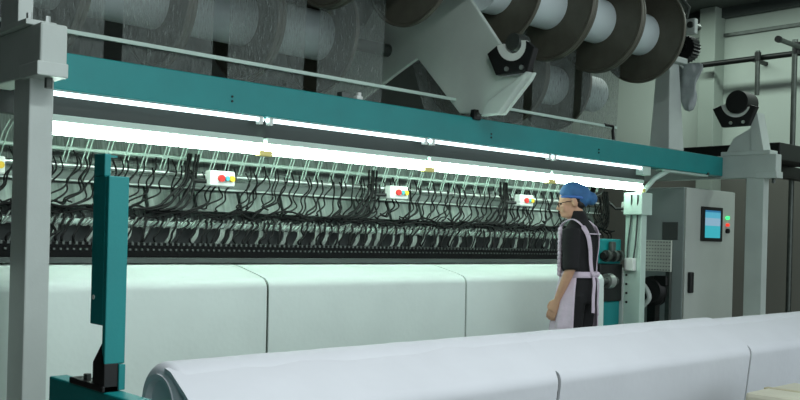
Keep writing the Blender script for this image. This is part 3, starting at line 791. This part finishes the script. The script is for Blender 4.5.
for s in (-1, 1):
    body.ell(Hd((s*.076,.035,1.485)), .011, .021, .032, M=HR)
    body.ell(Hd((s*.038,.118,1.462)), .03, .025, .03, M=HR)
    body.tube([(s*.085,.0,.86), (s*.09,.012,.65), (s*.088,.02,.46), (s*.088,-.005,.3), (s*.088,-.012,.1)], [.088,.072,.055,.053,.038], 16)
    body.ell((s*.09,.05,.045), .042, .12, .042)
def arm(mb, sh, el, wr, r): mb.tube([sh, sh.lerp(el, .5), el, el.lerp(wr, .3), wr], r, 14)
LA = [V((-.165,-.01,1.29)), V((-.205,-.035,1.04)), V((-.20,.07,.82))]
RA = [V((.165,-.01,1.29)), V((.205,.0,1.04)), V((.19,.12,.84))]
for sh, el, wr in (LA, RA):
    arm(body, sh, el, wr, [.05,.043,.038,.036,.024])
    d = (wr - el).normalized(); sgn = -1 if sh.x < 0 else 1
    fwd = V((0, 1, 0)); fwd = (fwd - d*fwd.dot(d)).normalized(); nrm = V((-sgn, 0, 0)); nrm = (nrm - d*nrm.dot(d)).normalized()
    palm = [wr, wr + d*.03, wr + d*.085]
    rings = [body.ring(p_, fwd*w_, nrm*t_, 12) for p_, w_, t_ in ((palm[0], .024, .02), (palm[1], .034, .017), (palm[2], .04, .014))]
    body.skin(rings)
    for i, (off, ln) in enumerate(((.03, .068), (.01, .076), (-.0105, .07), (-.031, .054))):
        r0 = wr + d*.072 + fwd*off
        k1 = r0 + d*(.03 + ln*.35) + nrm*.006; k2 = k1 + (d*.8 + nrm*.55)*ln*.36; k3 = k2 + (d*.45 + nrm*.85)*ln*.28
        body.tube([r0, k1, k2, k3], [.0092,.0088,.008,.007], 8)
    t0 = wr + d*.02 + fwd*.022
    body.tube([t0, t0 + d*.026 + fwd*.022 + nrm*.006, t0 + d*.052 + fwd*.028 + nrm*.012, t0 + d*.075 + fwd*.024 + nrm*.02], [.013,.011,.0095,.008], 8)
body.build('body', SKIN, per, remesh=.0055, off=(0,0,0))
# shirt
sh_ = MB()
loft(sh_, [((0,0,.86),.172,.122), ((0,0,.93),.168,.12), ((0,.0,1.0),.145,.108), ((0,.008,1.1),.152,.112), ((0,.012,1.2),.166,.12), ((0,.002,1.28),.174,.106), ((0,-.003,1.338),.128,.08), ((0,.004,1.375),.064,.063), ((0,.012,1.402),.061,.061), ((0,.028,1.432),.058,.057)])
for sh, el, wr in (LA, RA): sh_.tube([sh + V((0,0,.012)), sh.lerp(el, .5), el + (el-sh)*.06], [.066,.062,.06], 16)
sh_.build('shirt', SHIRT, per, remesh=.008, off=(0,0,0))
tr_ = MB()
loft(tr_, [((0,0,.80),.168,.12), ((0,0,.88),.172,.124), ((0,0,.96),.15,.11)])
for s in (-1, 1): tr_.tube([(s*.088,.0,.86), (s*.092,.012,.65), (s*.09,.018,.46), (s*.09,-.0,.3), (s*.09,-.0,.08)], [.1,.09,.078,.072,.066], 18)
tr_.build('trousers', SHIRT, per, remesh=.009, off=(0,0,0))
for s in (-1, 1):
    sh2 = MB(); sh2.ell((s*.09,.05,.05), .05, .135, .05); sh2.build('shoe', SHOE, per, smooth=True, off=(0,0,0))
# apron: skirt shell open at the back, bib, straps, tie
def shell(name, rows, a0, a1, n=28, thick=.006, wave=0.):
    mb = MB(); R = []
    for z, cy, rx, ry in rows:
        R.append([mb.bm.verts.new(((rx + wave*(1.0-z)*math.sin(a*9))*math.cos(a), cy + (ry + wave*(1.0-z)*math.sin(a*9))*math.sin(a), z)) for a in [a0 + (a1-a0)*i/n for i in range(n+1)]])
    for A, B in zip(R, R[1:]):
        for k in range(n): mb.bm.faces.new((A[k], A[k+1], B[k+1], B[k]))
    o = mb.build(name, APRON, per, smooth=True, off=(0,0,0))
    s = o.modifiers.new('thick', 'SOLIDIFY'); s.thickness = thick; s.offset = 1
    return o
shell('apron_skirt', [(1.0,.0,.158,.122), (.95,.0,.172,.13), (.88,.005,.186,.14), (.78,.01,.196,.152), (.66,.015,.205,.165), (.52,.02,.212,.175)], math.radians(-48), math.radians(206), 40, .005, .035)
shell('apron_bib', [(1.0,.0,.158,.124), (1.08,.008,.162,.126), (1.18,.012,.172,.132), (1.26,.008,.172,.126), (1.30,.004,.16,.112)], math.radians(38), math.radians(142), 20)
shell('apron_waistband', [(.975,.0,.168,.128), (1.015,.0,.154,.12)], 0, 2*PI, 40, .006)
fb = MB()
for i in range(12):
    z = 1.0 + .3*i/11
    for s in (-1, 1):
        a = math.radians(90 + s*52); fb.ell((.172*math.cos(a), .008 + .135*math.sin(a), z), .018, .018, .02, 8, 6)
fb.build('apron_frill', APRON, per, smooth=True, off=(0,0,0))
def strap(name, pts, w=.016):
    mb = MB(); P_ = smooth_path(pts, 6); rings = []
    for i, p in enumerate(P_):
        tg = (P_[min(i+1, len(P_)-1)] - P_[max(i-1, 0)]).normalized()
        nr = V((p.x, p.y, 0)) if abs(tg.z) > .5 else V((0, 0, 1))
        if p.z > 1.32: nr = V((p.x*.3, p.y*.3, 1))
        sd = tg.cross(nr).normalized(); nr = sd.cross(tg).normalized()
        rings.append([mb.bm.verts.new(p + sd*a*w + nr*b*.003) for a, b in ((-1,-1),(1,-1),(1,1),(-1,1))])
    mb.skin(rings); return mb.build(name, APRON, per, smooth=False, off=(0,0,0))
for s in (-1, 1):
    strap('apron_strap', [(s*.10,.125,1.27), (s*.112,.085,1.338), (s*.113,.01,1.372), (s*.108,-.06,1.338), (s*.095,-.108,1.27), (s*.075,-.122,1.18), (s*.055,-.12,1.08), (s*.04,-.128,1.0)])
strap('apron_cross_strap', [(-.095,-.112,1.275), (0,-.122,1.275), (.095,-.112,1.275)])
strap('apron_tie', [(-.03,-.13,1.0), (-.05,-.15,.94), (-.055,-.148,.85), (-.06,-.152,.74)], .014)
strap('apron_tie', [(.02,-.13,1.0), (.03,-.15,.93), (.02,-.15,.82), (.03,-.152,.72)], .014)
bw = MB()
for s in (-1, 1): bw.ell((s*.035,-.138,1.0), .035, .012, .018, 12, 8)
bw.build('apron_bow', APRON, per, smooth=True, off=(0,0,0))
# cap, hair, face details
cp_ = MB()
cp_.ell(Hd((0,.034,1.552)), .084, .1, .088, M=HR @ Matrix.Rotation(.22, 3, 'X'))
cp_.ell(Hd((0,-.03,1.53)), .076, .07, .08, M=HR)
cp_.ell(Hd((0,-.098,1.502)), .05, .044, .046, M=HR)
cap = cp_.build('cap', CAPM, per, remesh=.008, off=(0,0,0))
mb = MB(); R0 = []
for i in range(33):
    a = 2*PI*i/32; yy = .03 + .096*math.sin(a)
    R0.append(Hd((.08*math.cos(a), yy, 1.522 + .02*math.sin(a))))
mb.tube(R0, .009, 8, False).build('cap_band', CAPB, cap, smooth=True, off=(0,0,0))
hr = MB(); hr.ell(Hd((0,-.004,1.478)), .062, .05, .045, M=HR); hr.ell(Hd((.06,.03,1.51)), .018, .04, .03, M=HR); hr.ell(Hd((-.06,.02,1.515)), .018, .035, .026, M=HR)
hr.build('hair', HAIR, per, remesh=.008, off=(0,0,0))
for s in (-1, 1):
    e_ = MB(); e_.ell(Hd((s*.03,.131,1.492)), .012, .006, .006, 10, 6); e_.build('eye', HAIR, per, smooth=True, off=(0,0,0))
mo = MB(); mo.ell(Hd((0,.142,1.436)), .02, .006, .006, 10, 6); mo.build('lips', mat('lip', (150, 90, 80), .5), per, smooth=True, off=(0,0,0))
gl = MB()
for s in (-1, 1):
    gl.tube([Hd((s*.033 + .022*math.cos(a), .152, 1.49 + .017*math.sin(a))) for a in [2*PI*i/14 for i in range(15)]], .0022, 6, False)
    gl.tube([Hd((s*.055,.15,1.495)), Hd((s*.078,.09,1.497)), Hd((s*.078,.03,1.497))], .0022, 6)
gl.tube([Hd((-.012,.154,1.492)), Hd((.012,.154,1.492))], .0022, 6)
gl.build('glasses', BLACKM, per, smooth=True, off=(0,0,0))
per.location = base; per.rotation_euler = (0, 0, .16); per.scale = (.88, .94, 1)
del per['_base']

# ------------------------------------------------------------------ light
def area(name, loc, rot, sx, sy, e, col):
    l = bpy.data.lights.new(name, 'AREA'); l.shape = 'RECTANGLE'; l.size = sx; l.size_y = sy; l.energy = e; l.color = col
    o = bpy.data.objects.new(name, l); COL.objects.link(o); o.location = loc; o.rotation_euler = rot; return o
area('aisle_fill', (2.5, .2, 4.1), (0, 0, 0), 7, .3, 35, (.92, .97, 1))  # overhead fill added for the camera side, no fixture in view
area('plate_fill', (2.1, 1.2, 4.1), (0, 0, 0), 1.8, .4, 80, (.93, .98, 1))  # unseen fill, added to brighten the support plate's left-facing side
area('right_wall_fill', (9.6, 4.5, 4.15), (0, 0, 0), .3, 5, 85, (.85, 1, .92))  # unseen fill put in to lighten the right wall and cabinet
w = bpy.data.worlds.new('world'); sc.world = w; w.use_nodes = True
w.node_tree.nodes['Background'].inputs[0].default_value = (.86, .95, 1.0, 1)
w.node_tree.nodes['Background'].inputs[1].default_value = 1.35
sc.view_settings.view_transform = 'Standard'; sc.view_settings.look = 'None'; sc.view_settings.exposure = 0; sc.view_settings.gamma = 1
for o in bpy.data.objects:
    if '_base' in o: del o['_base']
